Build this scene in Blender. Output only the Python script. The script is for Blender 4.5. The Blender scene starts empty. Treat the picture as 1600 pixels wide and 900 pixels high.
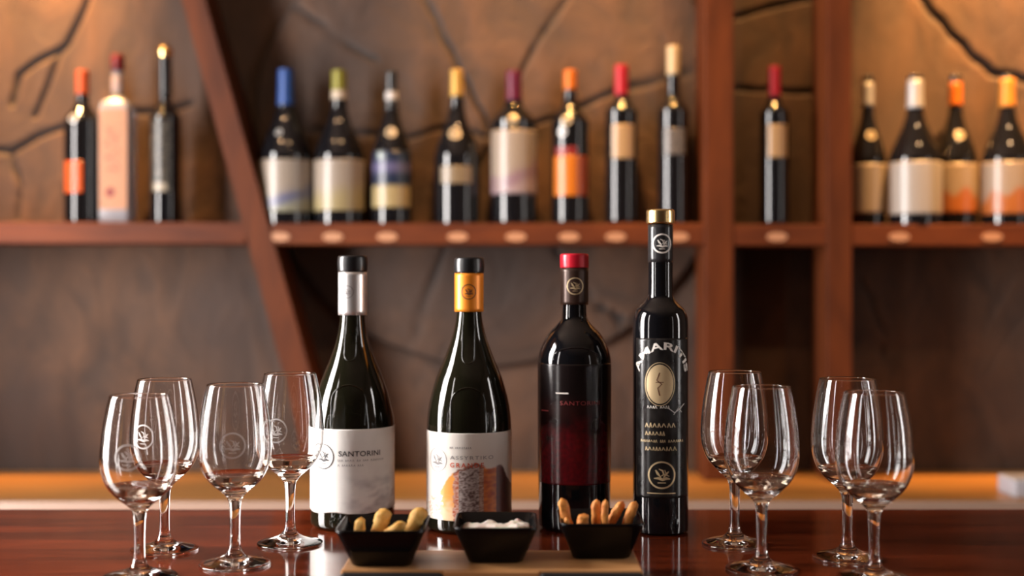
import bpy, bmesh, math, random
import numpy as np
from mathutils import Vector, noise as mnoise
random.seed(7)
S = bpy.context.scene
C = S.collection
PI = math.pi

# ------------------------------------------------------------------ camera
ZT = 1.05                      # top of the tasting table
ZC = ZT + 0.26                 # lens height
F = 2000.0                     # focal length in pixels of the 1600 px wide frame
cam_d = bpy.data.cameras.new('camera'); cam = bpy.data.objects.new('camera', cam_d); C.objects.link(cam)
cam.location = (0, 0, ZC); cam.rotation_euler = (PI/2, 0, 0)
cam_d.sensor_width = 36; cam_d.lens = 36*F/1600
cam_d.dof.use_dof = True; cam_d.dof.focus_distance = 1.27; cam_d.dof.aperture_fstop = 2.5
cam_d.clip_start = 0.02
S.camera = cam
def PX(x, d): return (x-800)*d/F
def PZ(y, d): return ZC-(y-450)*d/F

# ------------------------------------------------------------------ world, lights, exposure
w = bpy.data.worlds.new('world'); S.world = w; w.use_nodes = True
bg = w.node_tree.nodes['Background']; bg.inputs[0].default_value = (0.75, 0.85, 1, 1); bg.inputs[1].default_value = 0.6
S.view_settings.view_transform = 'Standard'; S.view_settings.look = 'None'
S.view_settings.exposure = 0; S.view_settings.gamma = 1; S.view_settings.use_curve_mapping = False
def area(name, loc, target, sx, sy, power, col):
    l = bpy.data.lights.new(name, 'AREA'); l.shape = 'RECTANGLE'; l.size = sx; l.size_y = sy; l.energy = power; l.color = col
    o = bpy.data.objects.new(name, l); C.objects.link(o); o.location = loc
    o.rotation_euler = (Vector(target)-Vector(loc)).to_track_quat('-Z', 'Y').to_euler(); return o
def spot(name, loc, target, power, col, ang, blend=1.0, r=0.03):
    l = bpy.data.lights.new(name, 'SPOT'); l.energy = power; l.color = col; l.spot_size = math.radians(ang); l.spot_blend = blend; l.shadow_soft_size = r
    o = bpy.data.objects.new(name, l); C.objects.link(o); o.location = loc
    o.rotation_euler = (Vector(target)-Vector(loc)).to_track_quat('-Z', 'Y').to_euler(); return o
XL, XR, YB, YF, ZCE = -1.55, 2.1, 2.56, -2.6, 2.8      # room limits
DAY = (1.0, 0.945, 0.91)
# daylight through the window openings: (wall, from, to, power)
WIN = [('L', 1.04, 1.60, 175), ('L', 0.16, 0.34, 27), ('R', 0.74, 0.98, 21), ('R', -0.6, -0.42, 8)]
for sd, a, b, p in WIN:
    x = XL-0.10 if sd == 'L' else XR+0.10
    area('window_daylight', (x, (a+b)/2, 1.45), (0, (a+b)/2, 1.45), b-a, 1.9, p, DAY)
WARM = (1.0, 0.50, 0.155)
SPOTS = [(-1.05, 2.20, 1.86, 640), (0.06, 2.16, 1.76, 235), (1.00, 2.20, 1.84, 680), (0.5, 2.20, 1.80, 120)]
for x, y, tz, p in SPOTS:
    spot('ceiling_spot_light', (x, y, ZCE-0.09), (x, YB, tz), p*1.0, WARM, 48)
for x in (-0.8, 0.1, 0.9):
    spot('ceiling_spot_light', (x, 1.52, ZCE-0.09), (x, YB, 1.30), 26, (1.0, 0.60, 0.30), 50)
# spots at ceiling height, aimed at the back counter to warm the worktop
for x in (-0.9, 0.0, 0.9):
    spot('ceiling_spot_light', (x, 1.86, ZCE-0.09), (x, 2.30, 0.945), 9, (1.0, 0.70, 0.38), 36)

# ------------------------------------------------------------------ helpers
def new_mat(name, col=(0.5,0.5,0.5), rough=0.5, metal=0.0, **kw):
    m = bpy.data.materials.new(name); m.use_nodes = True
    b = m.node_tree.nodes['Principled BSDF']
    b.inputs['Base Color'].default_value = (*col, 1); b.inputs['Roughness'].default_value = rough; b.inputs['Metallic'].default_value = metal
    for k, v in kw.items(): b.inputs[k.replace('_', ' ')].default_value = v
    return m
def nodes(m): return m.node_tree.nodes, m.node_tree.links, m.node_tree.nodes['Principled BSDF']
def wood_mat(name, c1, c2, rough, scale=(1, 8, 8), bump=0.1, coat=0.0, nscale=6, rvar=0.0, rot=(0,0,0)):
    m = new_mat(name, c1, rough); n, l, b = nodes(m)
    tc = n.new('ShaderNodeTexCoord'); mp = n.new('ShaderNodeMapping'); mp.inputs['Scale'].default_value = scale; mp.inputs['Rotation'].default_value = rot
    l.new(tc.outputs['Object'], mp.inputs[0])
    nz = n.new('ShaderNodeTexNoise'); nz.inputs['Scale'].default_value = nscale; nz.inputs['Detail'].default_value = 8; nz.inputs['Roughness'].default_value = 0.62; nz.inputs['Distortion'].default_value = 0.6
    l.new(mp.outputs[0], nz.inputs['Vector'])
    cr = n.new('ShaderNodeValToRGB'); cr.color_ramp.elements[0].position = 0.32; cr.color_ramp.elements[1].position = 0.68
    cr.color_ramp.elements[0].color = (*c1, 1); cr.color_ramp.elements[1].color = (*c2, 1)
    l.new(nz.outputs[0], cr.inputs[0]); l.new(cr.outputs[0], b.inputs['Base Color'])
    if bump:
        bp = n.new('ShaderNodeBump'); bp.inputs['Strength'].default_value = bump; bp.inputs['Distance'].default_value = 0.002
        l.new(nz.outputs[0], bp.inputs['Height']); l.new(bp.outputs[0], b.inputs['Normal'])
    if rvar:
        mr = n.new('ShaderNodeMapRange'); mr.inputs['To Min'].default_value = rough; mr.inputs['To Max'].default_value = rough+rvar
        l.new(nz.outputs[0], mr.inputs[0]); l.new(mr.outputs[0], b.inputs['Roughness'])
    b.inputs['Coat Weight'].default_value = coat; b.inputs['Coat Roughness'].default_value = 0.04
    return m
def attr_mat(name, rough=0.5, spec=0.5, metal=0.0, bump=0.0):
    m = new_mat(name, (1,1,1), rough, metal); n, l, b = nodes(m)
    a = n.new('ShaderNodeAttribute'); a.attribute_name = 'print'; l.new(a.outputs['Color'], b.inputs['Base Color'])
    b.inputs['Specular IOR Level'].default_value = spec
    if bump:
        nz = n.new('ShaderNodeTexNoise'); nz.inputs['Scale'].default_value = 900; bp = n.new('ShaderNodeBump'); bp.inputs['Strength'].default_value = bump; bp.inputs['Distance'].default_value = 0.0003
        l.new(nz.outputs[0], bp.inputs['Height']); l.new(bp.outputs[0], b.inputs['Normal'])
    return m
def link(name, me, mat, parent=None, smooth=True):
    o = bpy.data.objects.new(name, me); C.objects.link(o)
    if mat: me.materials.append(mat)
    if parent: o.parent = parent
    if smooth: me.shade_smooth()
    return o
def from_bm(name, bm, mat, parent=None, smooth=False):
    me = bpy.data.meshes.new(name); bm.to_mesh(me); bm.free(); return link(name, me, mat, parent, smooth)
def thing(name, label, cat, loc=(0,0,0), rz=0, group=None):
    o = bpy.data.objects.new(name, None); o.empty_display_size = 0.02; C.objects.link(o); o.location = loc; o.rotation_euler = (0,0,rz)
    return tag(o, label, cat, group)
def tag(o, label, cat, group=None):
    o['label'] = label; o['category'] = cat
    if group: o['group'] = group
    return o
def struct(o): o['kind'] = 'structure'; return o
def box(name, x0, x1, y0, y1, z0, z1, mat, parent=None, bevel=0.0, seg=2):
    bm = bmesh.new(); bmesh.ops.create_cube(bm, size=1)
    for v in bm.verts: v.co = Vector(((x0+x1)/2+v.co.x*(x1-x0), (y0+y1)/2+v.co.y*(y1-y0), (z0+z1)/2+v.co.z*(z1-z0)))
    if bevel: bmesh.ops.bevel(bm, geom=bm.edges[:], offset=bevel, segments=seg, profile=0.5, affect='EDGES')
    return from_bm(name, bm, mat, parent)
def smooth_profile(pts, n=4):
    """Catmull-Rom through (z, r) points"""
    out = []
    P = [pts[0]]+list(pts)+[pts[-1]]
    for i in range(1, len(P)-2):
        p0, p1, p2, p3 = [np.array(q, float) for q in P[i-1:i+3]]
        for k in range(n):
            t = k/n
            out.append(tuple(0.5*((2*p1)+(-p0+p2)*t+(2*p0-5*p1+4*p2-p3)*t*t+(-p0+3*p1-3*p2+p3)*t**3)))
    out.append(tuple(pts[-1])); return out
def lathe_me(name, prof, n=48, caps=True):
    """prof: list of (z, r) bottom to top; r<=0 collapses to the axis"""
    bm = bmesh.new(); rings = []
    for z, r in prof:
        if r <= 1e-6: rings.append([bm.verts.new((0,0,z))])
        else: rings.append([bm.verts.new((r*math.cos(2*PI*k/n), r*math.sin(2*PI*k/n), z)) for k in range(n)])
    for a, b in zip(rings, rings[1:]):
        for k in range(n):
            k2 = (k+1) % n
            if len(a) == 1 and len(b) == 1: continue
            if len(a) == 1: bm.faces.new((a[0], b[k2], b[k]))
            elif len(b) == 1: bm.faces.new((a[k], a[k2], b[0]))
            else: bm.faces.new((a[k], a[k2], b[k2], b[k]))
    me = bpy.data.meshes.new(name); bmesh.ops.recalc_face_normals(bm, faces=bm.faces[:]); bm.to_mesh(me); bm.free(); return me
def lathe(name, prof, mat, parent, n=48): return link(name, lathe_me(name, prof, n), mat, parent, True)
def lerp_r(prof):
    zs = np.array([p[0] for p in prof]); rs = np.array([p[1] for p in prof]); o = np.argsort(zs, kind='stable')
    return lambda z: float(np.interp(z, zs[o], rs[o]))
def wrap_label(name, rfun, z0, z1, a0, a1, mat, parent, paint=None, nu=60, nv=40, off=0.0004, wav=None):
    """thin paper label on a surface of revolution; angle 0 faces -Y (the lens), + to the right. paint(u,v)->rgb"""
    us = np.linspace(0, 1, nu); vs = np.linspace(0, 1, nv); vt = []; cols = []
    for lay in (0, 1):
        for v in vs:
            for u in us:
                z = z0+(z1-z0)*v
                if wav: z = z0+wav(u)+(z1-z0-wav(u))*v
                a = a0+(a1-a0)*u; r = rfun(z)+(off if lay == 0 else 0.00005)
                vt.append((r*math.sin(a), -r*math.cos(a), z))
                cols.append((*(paint(u, v) if paint else (1,1,1)), 1))
    N = nu*nv; fc = []
    for j in range(nv-1):
        for i in range(nu-1):
            q = j*nu+i; fc.append((q, q+1, q+nu+1, q+nu))
    for i in range(nu-1):
        fc.append((i+N, i+1+N, i+1, i)); t = (nv-1)*nu; fc.append((t+i, t+i+1, t+i+1+N, t+i+N))
    for j in range(nv-1):
        a = j*nu; fc.append((a, a+nu, a+nu+N, a+N)); a += nu-1; fc.append((a+N, a+nu+N, a+nu, a))
    me = bpy.data.meshes.new(name); me.from_pydata(vt, [], fc)
    at = me.color_attributes.new('print', 'FLOAT_COLOR', 'POINT'); at.data.foreach_set('color', np.array(cols, np.float32).ravel())
    return link(name, me, mat, parent, True)
def wrap2d(name, verts, faces, rfun, a0, zc, mat, parent, off=0.0008):
    """2D drawing (metres, x right, y up) laid on the surface around angle a0, height zc"""
    bm = bmesh.new(); vs = [bm.verts.new((x, y, 0)) for x, y in verts]
    for f in faces:
        try: bm.faces.new([vs[i] for i in f])
        except ValueError: pass
    lo = min(x for x, y in verts); hi = max(x for x, y in verts); st = rfun(zc)*.11; x = lo+st*.5
    while x < hi:
        bmesh.ops.bisect_plane(bm, geom=bm.verts[:]+bm.edges[:]+bm.faces[:], plane_co=(x,0,0), plane_no=(1,0,0)); x += st
    lo = min(y for x, y in verts); hi = max(y for x, y in verts); y = lo+.002
    while y < hi:
        bmesh.ops.bisect_plane(bm, geom=bm.verts[:]+bm.edges[:]+bm.faces[:], plane_co=(0,y,0), plane_no=(0,1,0)); y += .004
    R0 = max(rfun(zc), 1e-4)
    for v in bm.verts:
        z = zc+v.co.y; r = rfun(z)+off; a = a0+v.co.x/R0; v.co = (r*math.sin(a), -r*math.cos(a), z)
    bmesh.ops.recalc_face_normals(bm, faces=bm.faces[:])
    return from_bm(name, bm, mat, parent, True)
class Draw:
    def __init__(s): s.v = []; s.f = []
    def stroke(s, pts, wd, closed=False):
        pts = [Vector(p) for p in pts]; n = len(pts); base = len(s.v)
        for i, p in enumerate(pts):
            a = pts[(i-1) % n] if (closed or i > 0) else p; b = pts[(i+1) % n] if (closed or i < n-1) else p
            t = (b-a).normalized(); nn = Vector((-t.y, t.x)); wi = wd[i] if isinstance(wd, (list, tuple)) else wd
            s.v += [tuple(p+nn*wi/2), tuple(p-nn*wi/2)]
        for i in range(n if closed else n-1):
            a = base+2*i; b = base+2*((i+1) % n); s.f.append((a, a+1, b+1, b))
        return s
    def ring(s, r, wd, c=(0,0), n=40): return s.stroke([(c[0]+r*math.cos(2*PI*k/n), c[1]+r*math.sin(2*PI*k/n)) for k in range(n)], wd, True)
    def dashes(s, x0, x1, y, h, seed=0, gap=0.25):
        rr = random.Random(seed); x = x0
        while x < x1:
            wl = h*rr.uniform(0.5, 1.0); k = h*rr.uniform(.75, 1)
            s.stroke([(x, y-k/2), (x+wl*.35, y+k/2)], h*.18); s.stroke([(x+wl*.35, y+k/2), (x+wl*.8, y-k/2)], h*.16)
            x += wl+h*gap+(h*.8 if rr.random() < .15 else 0)
        return s
def emblem(R, wd=0.09, double=False):
    """round winery crest: ring, two leaning leaf strokes and a dark mound"""
    d = Draw(); d.ring(R, R*wd)
    if double: d.ring(R*.8, R*.06)
    k = R*.62
    d.stroke([(-.75*k,.62*k),(-.5*k,.2*k),(-.1*k,-.28*k)], [.14*k,.3*k,.1*k])
    d.stroke([(-.35*k,.75*k),(.1*k,.55*k),(.25*k,.1*k),(-.05*k,-.1*k)], [.1*k,.2*k,.22*k,.1*k])
    d.stroke([(.85*k,.45*k),(.5*k,.1*k),(.2*k,-.3*k)], [.1*k,.28*k,.12*k])
    d.stroke([(.35*k,.62*k),(.6*k,.0*k),(.9*k,-.15*k)], [.08*k,.16*k,.08*k])
    d.stroke([(-.95*k,-.42*k),(-.4*k,-.38*k),(.1*k,-.55*k),(.55*k,-.4*k),(1.0*k,-.48*k)], [.1*k,.3*k,.36*k,.34*k,.12*k])
    d.stroke([(-.5*k,-.95*k),(.5*k,-.95*k)], .12*k)
    return d
def text_verts(body, size, spacing=1.0, bold=0.0):
    cu = bpy.data.curves.new('t', 'FONT'); cu.body = body; cu.size = size; cu.space_character = spacing; cu.resolution_u = 3; cu.offset = bold; cu.align_x = 'CENTER'
    o = bpy.data.objects.new('t', cu); C.objects.link(o); dg = bpy.context.evaluated_depsgraph_get(); me = bpy.data.meshes.new_from_object(o.evaluated_get(dg))
    v = [(q.co.x, q.co.y) for q in me.vertices]; f = [tuple(p.vertices) for p in me.polygons]
    bpy.data.objects.remove(o); bpy.data.curves.remove(cu); bpy.data.meshes.remove(me); return v, f
def fit(v, wdt):
    xs = [a for a, b in v]; c = (max(xs)+min(xs))/2; k = wdt/(max(xs)-min(xs)); return [((a-c)*k, b) for a, b in v]

def vn(x, y, z=0.0, s=1.0): return mnoise.noise(Vector((x*s, y*s, z)))
def mix(a, b, t): t = max(0, min(1, t)); return tuple(p*(1-t)+q*t for p, q in zip(a, b))
def sst(a, b, x): t = max(0, min(1, (x-a)/(b-a))); return t*t*(3-2*t)

# ------------------------------------------------------------------ materials
M = {}
M['plaster'] = wood_mat('warm_plaster', (0.08,0.05,0.035), (0.12,0.075,0.05), 0.8, (1,1,1), 0.2, nscale=3)
M['ceil'] = new_mat('ceiling_paint', (0.20,0.14,0.10), 0.9)
M['floor'] = wood_mat('floor_boards', (0.10,0.055,0.03), (0.19,0.11,0.06), 0.35, (8,1,1), 0.1)
M['shelf'] = wood_mat('reddish_shelf_wood', (0.050,0.010,0.0025), (0.110,0.025,0.005), 0.42, (1,6,6), 0.1, nscale=4)
M['shelf_v'] = wood_mat('reddish_upright_wood', (0.044,0.0095,0.002), (0.092,0.021,0.004), 0.42, (6,6,1), 0.1, nscale=4)
M['counter'] = wood_mat('honey_counter_wood', (0.25,0.105,0.022), (0.34,0.16,0.040), 0.35, (1,7,7), 0.05, nscale=3)
M['pale_edge'] = new_mat('pale_edge_strip', (0.27,0.175,0.13), 0.4)
M['cab'] = wood_mat('cabinet_wood', (0.11,0.04,0.02), (0.18,0.07,0.035), 0.4, (6,6,1), 0.05)
M['table'] = wood_mat('glossy_red_brown_table_wood', (0.036,0.006,0.002), (0.17,0.026,0.007), 0.09, (1.0,9,9), 0.03, coat=0.25, nscale=2.6, rvar=0.05)
M['board'] = wood_mat('serving_board_wood', (0.42,0.19,0.065), (0.58,0.30,0.12), 0.42, (1,9,9), 0.08, nscale=5)
M['black'] = new_mat('black_ceramic', (0.003,0.003,0.0035), 0.22, 0, Specular_IOR_Level=0.22)
M['blackblock'] = new_mat('plain_black', (0.008,0.007,0.007), 0.6)
# bottle glass: near-black, glossy
def bottle_glass(name, col):
    m = new_mat(name, col, 0.035); n, l, b = nodes(m); b.inputs['IOR'].default_value = 1.52;  return m
M['glass_olive'] = bottle_glass('dark_olive_bottle_glass', (0.008,0.0075,0.004))
M['glass_black'] = bottle_glass('black_bottle_glass', (0.004,0.004,0.005))
M['clear'] = new_mat('clear_glass', (1,1,1), 0.0, 0, Transmission_Weight=1.0, IOR=1.47)
M['wine'] = new_mat('pale_wine', (0.98,0.86,0.72), 0.0, 0, Transmission_Weight=1.0, IOR=1.34)
M['label'] = attr_mat('printed_paper_label', 0.30, 0.5, bump=0.15)
M['label_gloss'] = attr_mat('printed_dark_label', 0.20, 0.30)
M['foil_silver'] = new_mat('silver_foil', (0.80,0.79,0.78), 0.30, 0.75)
M['foil_orange'] = new_mat('orange_foil', (0.86,0.27,0.02), 0.36, 0.3)
M['foil_black'] = new_mat('black_capsule', (0.022,0.022,0.024), 0.30, 0.0)
M['foil_red'] = new_mat('red_capsule', (0.55,0.012,0.03), 0.28, 0.2)
M['foil_brown'] = new_mat('dark_brown_foil', (0.055,0.030,0.022), 0.3, 0.4)
M['gold'] = new_mat('brushed_gold_metal', (0.86,0.62,0.28), 0.25, 1.0)
M['ink'] = new_mat('black_ink', (0.03,0.028,0.03), 0.6)
M['ink_grey'] = new_mat('grey_ink', (0.24,0.22,0.22), 0.6)
M['ink_red'] = new_mat('red_orange_ink', (0.62,0.09,0.03), 0.6)
M['ink_gold'] = new_mat('gold_ink', (0.62,0.47,0.27), 0.35, 0.4)
M['ink_white'] = new_mat('off_white_ink', (0.75,0.70,0.64), 0.5)
M['ink_dred'] = new_mat('dark_red_ink', (0.22,0.02,0.02), 0.5)
M['ink_brown'] = new_mat('dark_brown_ink', (0.10,0.03,0.01), 0.5)
etch = new_mat('etched_frost', (0.92,0.90,0.88), 0.55, 0); etch.node_tree.nodes['Principled BSDF'].inputs['Alpha'].default_value = 0.62
M['etch'] = etch
M['grey'] = new_mat('grey_plastic', (0.34,0.33,0.36), 0.4)
M['tagm'] = new_mat('pale_brass_tag', (0.33,0.16,0.085), 0.5, 0.0)

for q in ('shelf', 'shelf_v'): b_ = nodes(M[q])[2]; b_.inputs['Roughness'].default_value = .55; b_.inputs['Specular IOR Level'].default_value = .2
for q in ('foil_black',): nodes(M[q])[2].inputs['Base Color'].default_value = (.010,.010,.011,1)
# ------------------------------------------------------------------ room shell
struct(box('floor', XL-.2, XR+.2, YF-.2, YB+.2, -0.1, 0, M['floor']))
struct(box('ceiling', XL-.2, XR+.2, YF-.2, YB+.2, ZCE, ZCE+.1, M['ceil']))
def wall_with_openings(name, x0, x1, opens, axis_pos):
    """side wall (thin in x) with window openings"""
    bm = bmesh.new()
    def bx(y0, y1, z0, z1):
        r = bmesh.ops.create_cube(bm, size=1)
        for v in r['verts']: v.co = Vector(((x0+x1)/2+v.co.x*(x1-x0), (y0+y1)/2+v.co.y*(y1-y0), (z0+z1)/2+v.co.z*(z1-z0)))
    ys = YF-.1
    for a, b in sorted(opens):
        bx(ys, a, 0, ZCE); bx(a, b, 0, 0.5); bx(a, b, 2.4, ZCE); ys = b
    bx(ys, YB+.1, 0, ZCE)
    return struct(from_bm(name, bm, M['plaster']))
wall_with_openings('wall_left', XL-.08, XL, [(a,b) for s,a,b,p in WIN if s=='L'], XL)
wall_with_openings('wall_right', XR, XR+.08, [(a,b) for s,a,b,p in WIN if s=='R'], XR)
bm = bmesh.new()
for x0,x1,z0,z1 in [(XL,XR,0,ZCE)]:
    r = bmesh.ops.create_cube(bm, size=1)
    for v in r['verts']: v.co = Vector(((x0+x1)/2+v.co.x*(x1-x0), YF-.04+v.co.y*.08, (z0+z1)/2+v.co.z*(z1-z0)))
struct(from_bm('wall_front', bm, M['plaster']))
k = 1
for sd, a, b, p in WIN:
    x = XL if sd == 'L' else XR
    o = bpy.data.objects.new('window_%d' % k, None); C.objects.link(o); struct(o)
    box('window_frame', x-.02, x+.02, a-.03, a, 0.47, 2.43, M['cab'], o); box('window_frame', x-.02, x+.02, b, b+.03, 0.47, 2.43, M['cab'], o)
    box('window_frame', x-.02, x+.02, a, b, 2.4, 2.43, M['cab'], o); box('window_sill', x-.04, x+.04, a-.03, b+.03, 0.46, 0.5, M['cab'], o)
    k += 1

# ---- back wall: cut-wood face with carved cracks (real relief)
def seg_dist(px, pz, pts):
    d = np.full(px.shape, 9.0)
    for (ax, az), (bx_, bz) in zip(pts, pts[1:]):
        vx, vz = bx_-ax, bz-az; L = vx*vx+vz*vz+1e-12
        t = np.clip(((px-ax)*vx+(pz-az)*vz)/L, 0, 1); d = np.minimum(d, np.hypot(px-ax-t*vx, pz-az-t*vz))
    return d
DW = YB
def wp(pts, d=DW): return [(PX(x, d), PZ(y, d)) for x, y in pts]
WALL_CR = [([(150,-40),(132,10),(105,72),(60,95),(28,120),(18,165)], 5.5), ([(98,78),(78,130),(52,185)], 4), ([(-30,228),(20,236),(60,214),(110,196),(150,186)], 5.5),
           ([(190,178),(240,176),(300,160)], 4.5), ([(20,236),(35,290),(28,345)], 3), ([(1425,-30),(1448,4),(1480,40),(1515,78),(1550,112),(1610,130)], 7), ([(1140,26),(1200,14),(1275,-4)], 4.5),
           ([(1140,142),(1210,138),(1275,146)], 3.5), ([(1345,430),(1380,520),(1372,600)], 1.6)]
DISC_CR = [([(640,-70),(668,-4),(700,66),(732,128),(762,190),(770,215)], 5.5), ([(905,-30),(880,6),(850,52),(818,106),(795,160),(775,212)], 5), ([(425,0),(480,28),(540,66),(590,95)], 5),
           ([(470,200),(560,212),(640,214),(705,200),(760,214)], 4.5), ([(790,210),(860,188),(925,160),(1000,132),(1100,112)], 5.5), ([(620,575),(648,520),(668,468),(690,400),(730,300),(760,235)], 5),
           ([(785,230),(840,340),(905,440),(960,492),(1010,540)], 4), ([(935,478),(985,500),(1040,452)], 4)]
def relief_mat(name, c1, c2, c3, sc, rot):
    m = new_mat(name, c1, 0.75); n, l, b = nodes(m)
    tc = n.new('ShaderNodeTexCoord'); mp = n.new('ShaderNodeMapping'); mp.inputs['Scale'].default_value = sc; mp.inputs['Rotation'].default_value = rot; l.new(tc.outputs['Object'], mp.inputs[0])
    nz = n.new('ShaderNodeTexNoise'); nz.inputs['Scale'].default_value = 5; nz.inputs['Detail'].default_value = 9; nz.inputs['Roughness'].default_value = .65; nz.inputs['Distortion'].default_value = 0.8; l.new(mp.outputs[0], nz.inputs['Vector'])
    nb = n.new('ShaderNodeTexNoise'); nb.inputs['Scale'].default_value = 3.2; nb.inputs['Detail'].default_value = 4; l.new(tc.outputs['Object'], nb.inputs['Vector'])
    cr = n.new('ShaderNodeValToRGB'); cr.color_ramp.elements[0].position = .3; cr.color_ramp.elements[1].position = .7; cr.color_ramp.elements[0].color = (*c1,1); cr.color_ramp.elements[1].color = (*c2,1)
    l.new(nz.outputs[0], cr.inputs[0])
    mx = n.new('ShaderNodeMix'); mx.data_type = 'RGBA'; mr = n.new('ShaderNodeMapRange'); mr.inputs['From Min'].default_value = .44; mr.inputs['From Max'].default_value = .60; mr.inputs['To Max'].default_value = .75
    l.new(nb.outputs[0], mr.inputs[0]); l.new(mr.outputs[0], mx.inputs[0]); l.new(cr.outputs[0], mx.inputs[6]); mx.inputs[7].default_value = (*c3, 1)
    at = n.new('ShaderNodeAttribute'); at.attribute_name = 'crack'; m2 = n.new('ShaderNodeMix'); m2.data_type = 'RGBA'; l.new(at.outputs['Fac'], m2.inputs[0]); l.new(mx.outputs[2], m2.inputs[6]); m2.inputs[7].default_value = (0.008,0.004,0.003,1)
    l.new(m2.outputs[2], b.inputs['Base Color'])
    bp = n.new('ShaderNodeBump'); bp.inputs['Strength'].default_value = .9; bp.inputs['Distance'].default_value = .010; l.new(nz.outputs[0], bp.inputs['Height']); l.new(bp.outputs[0], b.inputs['Normal'])
    return m
M['wallwood'] = relief_mat('rough_cut_wood_wall', (0.018,0.008,0.004), (0.098,0.044,0.020), (0.026,0.012,0.008), (2.2,2.2,1.0), (0, .35, 0))
M['disc'] = relief_mat('log_slice_wood', (0.016,0.007,0.0035), (0.082,0.036,0.016), (0.022,0.010,0.006), (1.6,1.6,1.6), (0, 0, 0))
xs = np.concatenate([[XL-.05], np.arange(-1.2, 1.2001, .005), [XR+.05]]); zs = np.concatenate([[0.0], np.arange(.90, 2.0001, .005), [ZCE+.02]])
gx, gz = np.meshgrid(xs, zs)
dep = np.zeros_like(gx); crk = np.zeros_like(gx)
wob = 0.003*np.sin(gx*31+gz*17)+0.0012*np.sin(gx*83-gz*67)
for pts, wd in WALL_CR:
    hw = wd*DW/F*1.1; d = seg_dist(gx+wob, gz+wob, wp(pts)); p = np.clip(1-d/hw, 0, 1); dep = np.maximum(dep, p*.012); crk = np.maximum(crk, np.clip(1.3*(1-d/hw), 0, 1))
und = 0.0016*(np.sin(gx*9+gz*4)+np.sin(gz*11-gx*5))
gy = YB+dep+und
vt = np.stack([gx.ravel(), gy.ravel(), gz.ravel()], 1); nx = len(xs); fc = [(j*nx+i, j*nx+i+1, (j+1)*nx+i+1, (j+1)*nx+i) for j in range(len(zs)-1) for i in range(nx-1)]
me = bpy.data.meshes.new('wall_back'); me.from_pydata(vt.tolist(), [], fc); a = me.attributes.new('crack', 'FLOAT', 'POINT'); a.data.foreach_set('value', crk.ravel().astype(np.float32))
struct(link('wall_back', me, M['wallwood']))
# big round log slice on the wall
CXD, CZD, RD = PX(771, DW), PZ(205, DW), 371*DW/F
nr, na = 90, 260; vt = []; ck = []
rr = np.concatenate([np.linspace(0.004, RD-.006, nr), [RD, RD+.001]]); th = np.linspace(0, 2*PI, na, endpoint=False)
R2, T2 = np.meshgrid(rr, th, indexing='ij'); wobR = 1+.008*np.sin(T2*5)+.005*np.sin(T2*11+1)
X2 = CXD+R2*wobR*np.cos(T2); Z2 = CZD+R2*wobR*np.sin(T2); Y2 = np.full_like(X2, YB-.016)
Y2 += .0007*np.sin(R2*wobR*420)
c2 = np.zeros_like(X2)
w2 = 0.003*np.sin(X2*37+Z2*21)+0.0012*np.sin(X2*81-Z2*59)
for pts, wd in DISC_CR:
    hw = wd*DW/F*1.0; d = seg_dist(X2+w2, Z2+w2, wp(pts)); p = np.clip(1-d/hw, 0, 1); Y2 += p*.009; c2 = np.maximum(c2, np.clip(1.3*(1-d/hw), 0, 1))
Y2[-2,:] = YB-.012; Y2[-1,:] = YB-.0045; c2[-2:,:] = .85; c2[-3,:] = .5
vt = np.stack([X2.ravel(), Y2.ravel(), Z2.ravel()], 1); n_r = len(rr)
fc = [(i*na+j, i*na+(j+1)%na, (i+1)*na+(j+1)%na, (i+1)*na+j) for i in range(n_r-1) for j in range(na)]; fc.append(tuple(range(na)))
me = bpy.data.meshes.new('log_slice'); me.from_pydata(vt.tolist(), [], fc); a = me.attributes.new('crack', 'FLOAT', 'POINT'); a.data.foreach_set('value', c2.ravel().astype(np.float32))
o = link('log_slice', me, M['disc']); tag(o, 'huge round cracked log slice mounted on the back wall behind the shelf', 'wall panel')

# ------------------------------------------------------------------ back counter and shelving
DS = 2.42                                     # front plane of the shelving
ZCT = ZC-0.365                                # counter top
t = thing('back_counter', 'honey coloured wooden back counter with a pale front edge', 'counter', (0, 2.37, 0))
def pbox(name, x0, x1, y0, y1, z0, z1, mat, par, bev=0): o = box(name, x0-par.location.x, x1-par.location.x, y0-par.location.y, y1-par.location.y, z0-par.location.z, z1-par.location.z, mat, par, bev); return o
pbox('worktop', XL+.01, XR-.01, 2.195, YB-.004, ZCT-.035, ZCT, M['counter'], t, .002)
pbox('front_edge', XL+.01, XR-.01, 2.178, 2.195, ZCT-.036, ZCT+.001, M['pale_edge'], t, .003)
pbox('cabinet_body', XL+.02, XR-.02, 2.24, YB-.01, 0.0, ZCT-.037, M['cab'], t)
for i in range(6):
    x0 = XL+.05+i*.59; d_ = pbox('cabinet_door', x0, x0+.56, 2.222, 2.239, .08, ZCT-.06, M['cab'], t, .003)
    h = pbox('door_handle', x0+.25, x0+.31, 2.205, 2.221, ZCT-.12, ZCT-.105, M['gold'], t, .003); h.parent = d_

t = thing('wall_shelving', 'reddish brown wooden shelving with long shelf, two uprights and a leaning board', 'shelving', (0, 2.49, ZCT))
ZS1 = PZ(349, DS); ZS0 = PZ(382, DS)
SY0, SY1 = DS, YB-.018
zt = 2.35
UP = [(1101, 1146), (1292, 1331)]
ux = [(PX(a, DS), PX(b, DS)) for a, b in UP]
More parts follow.
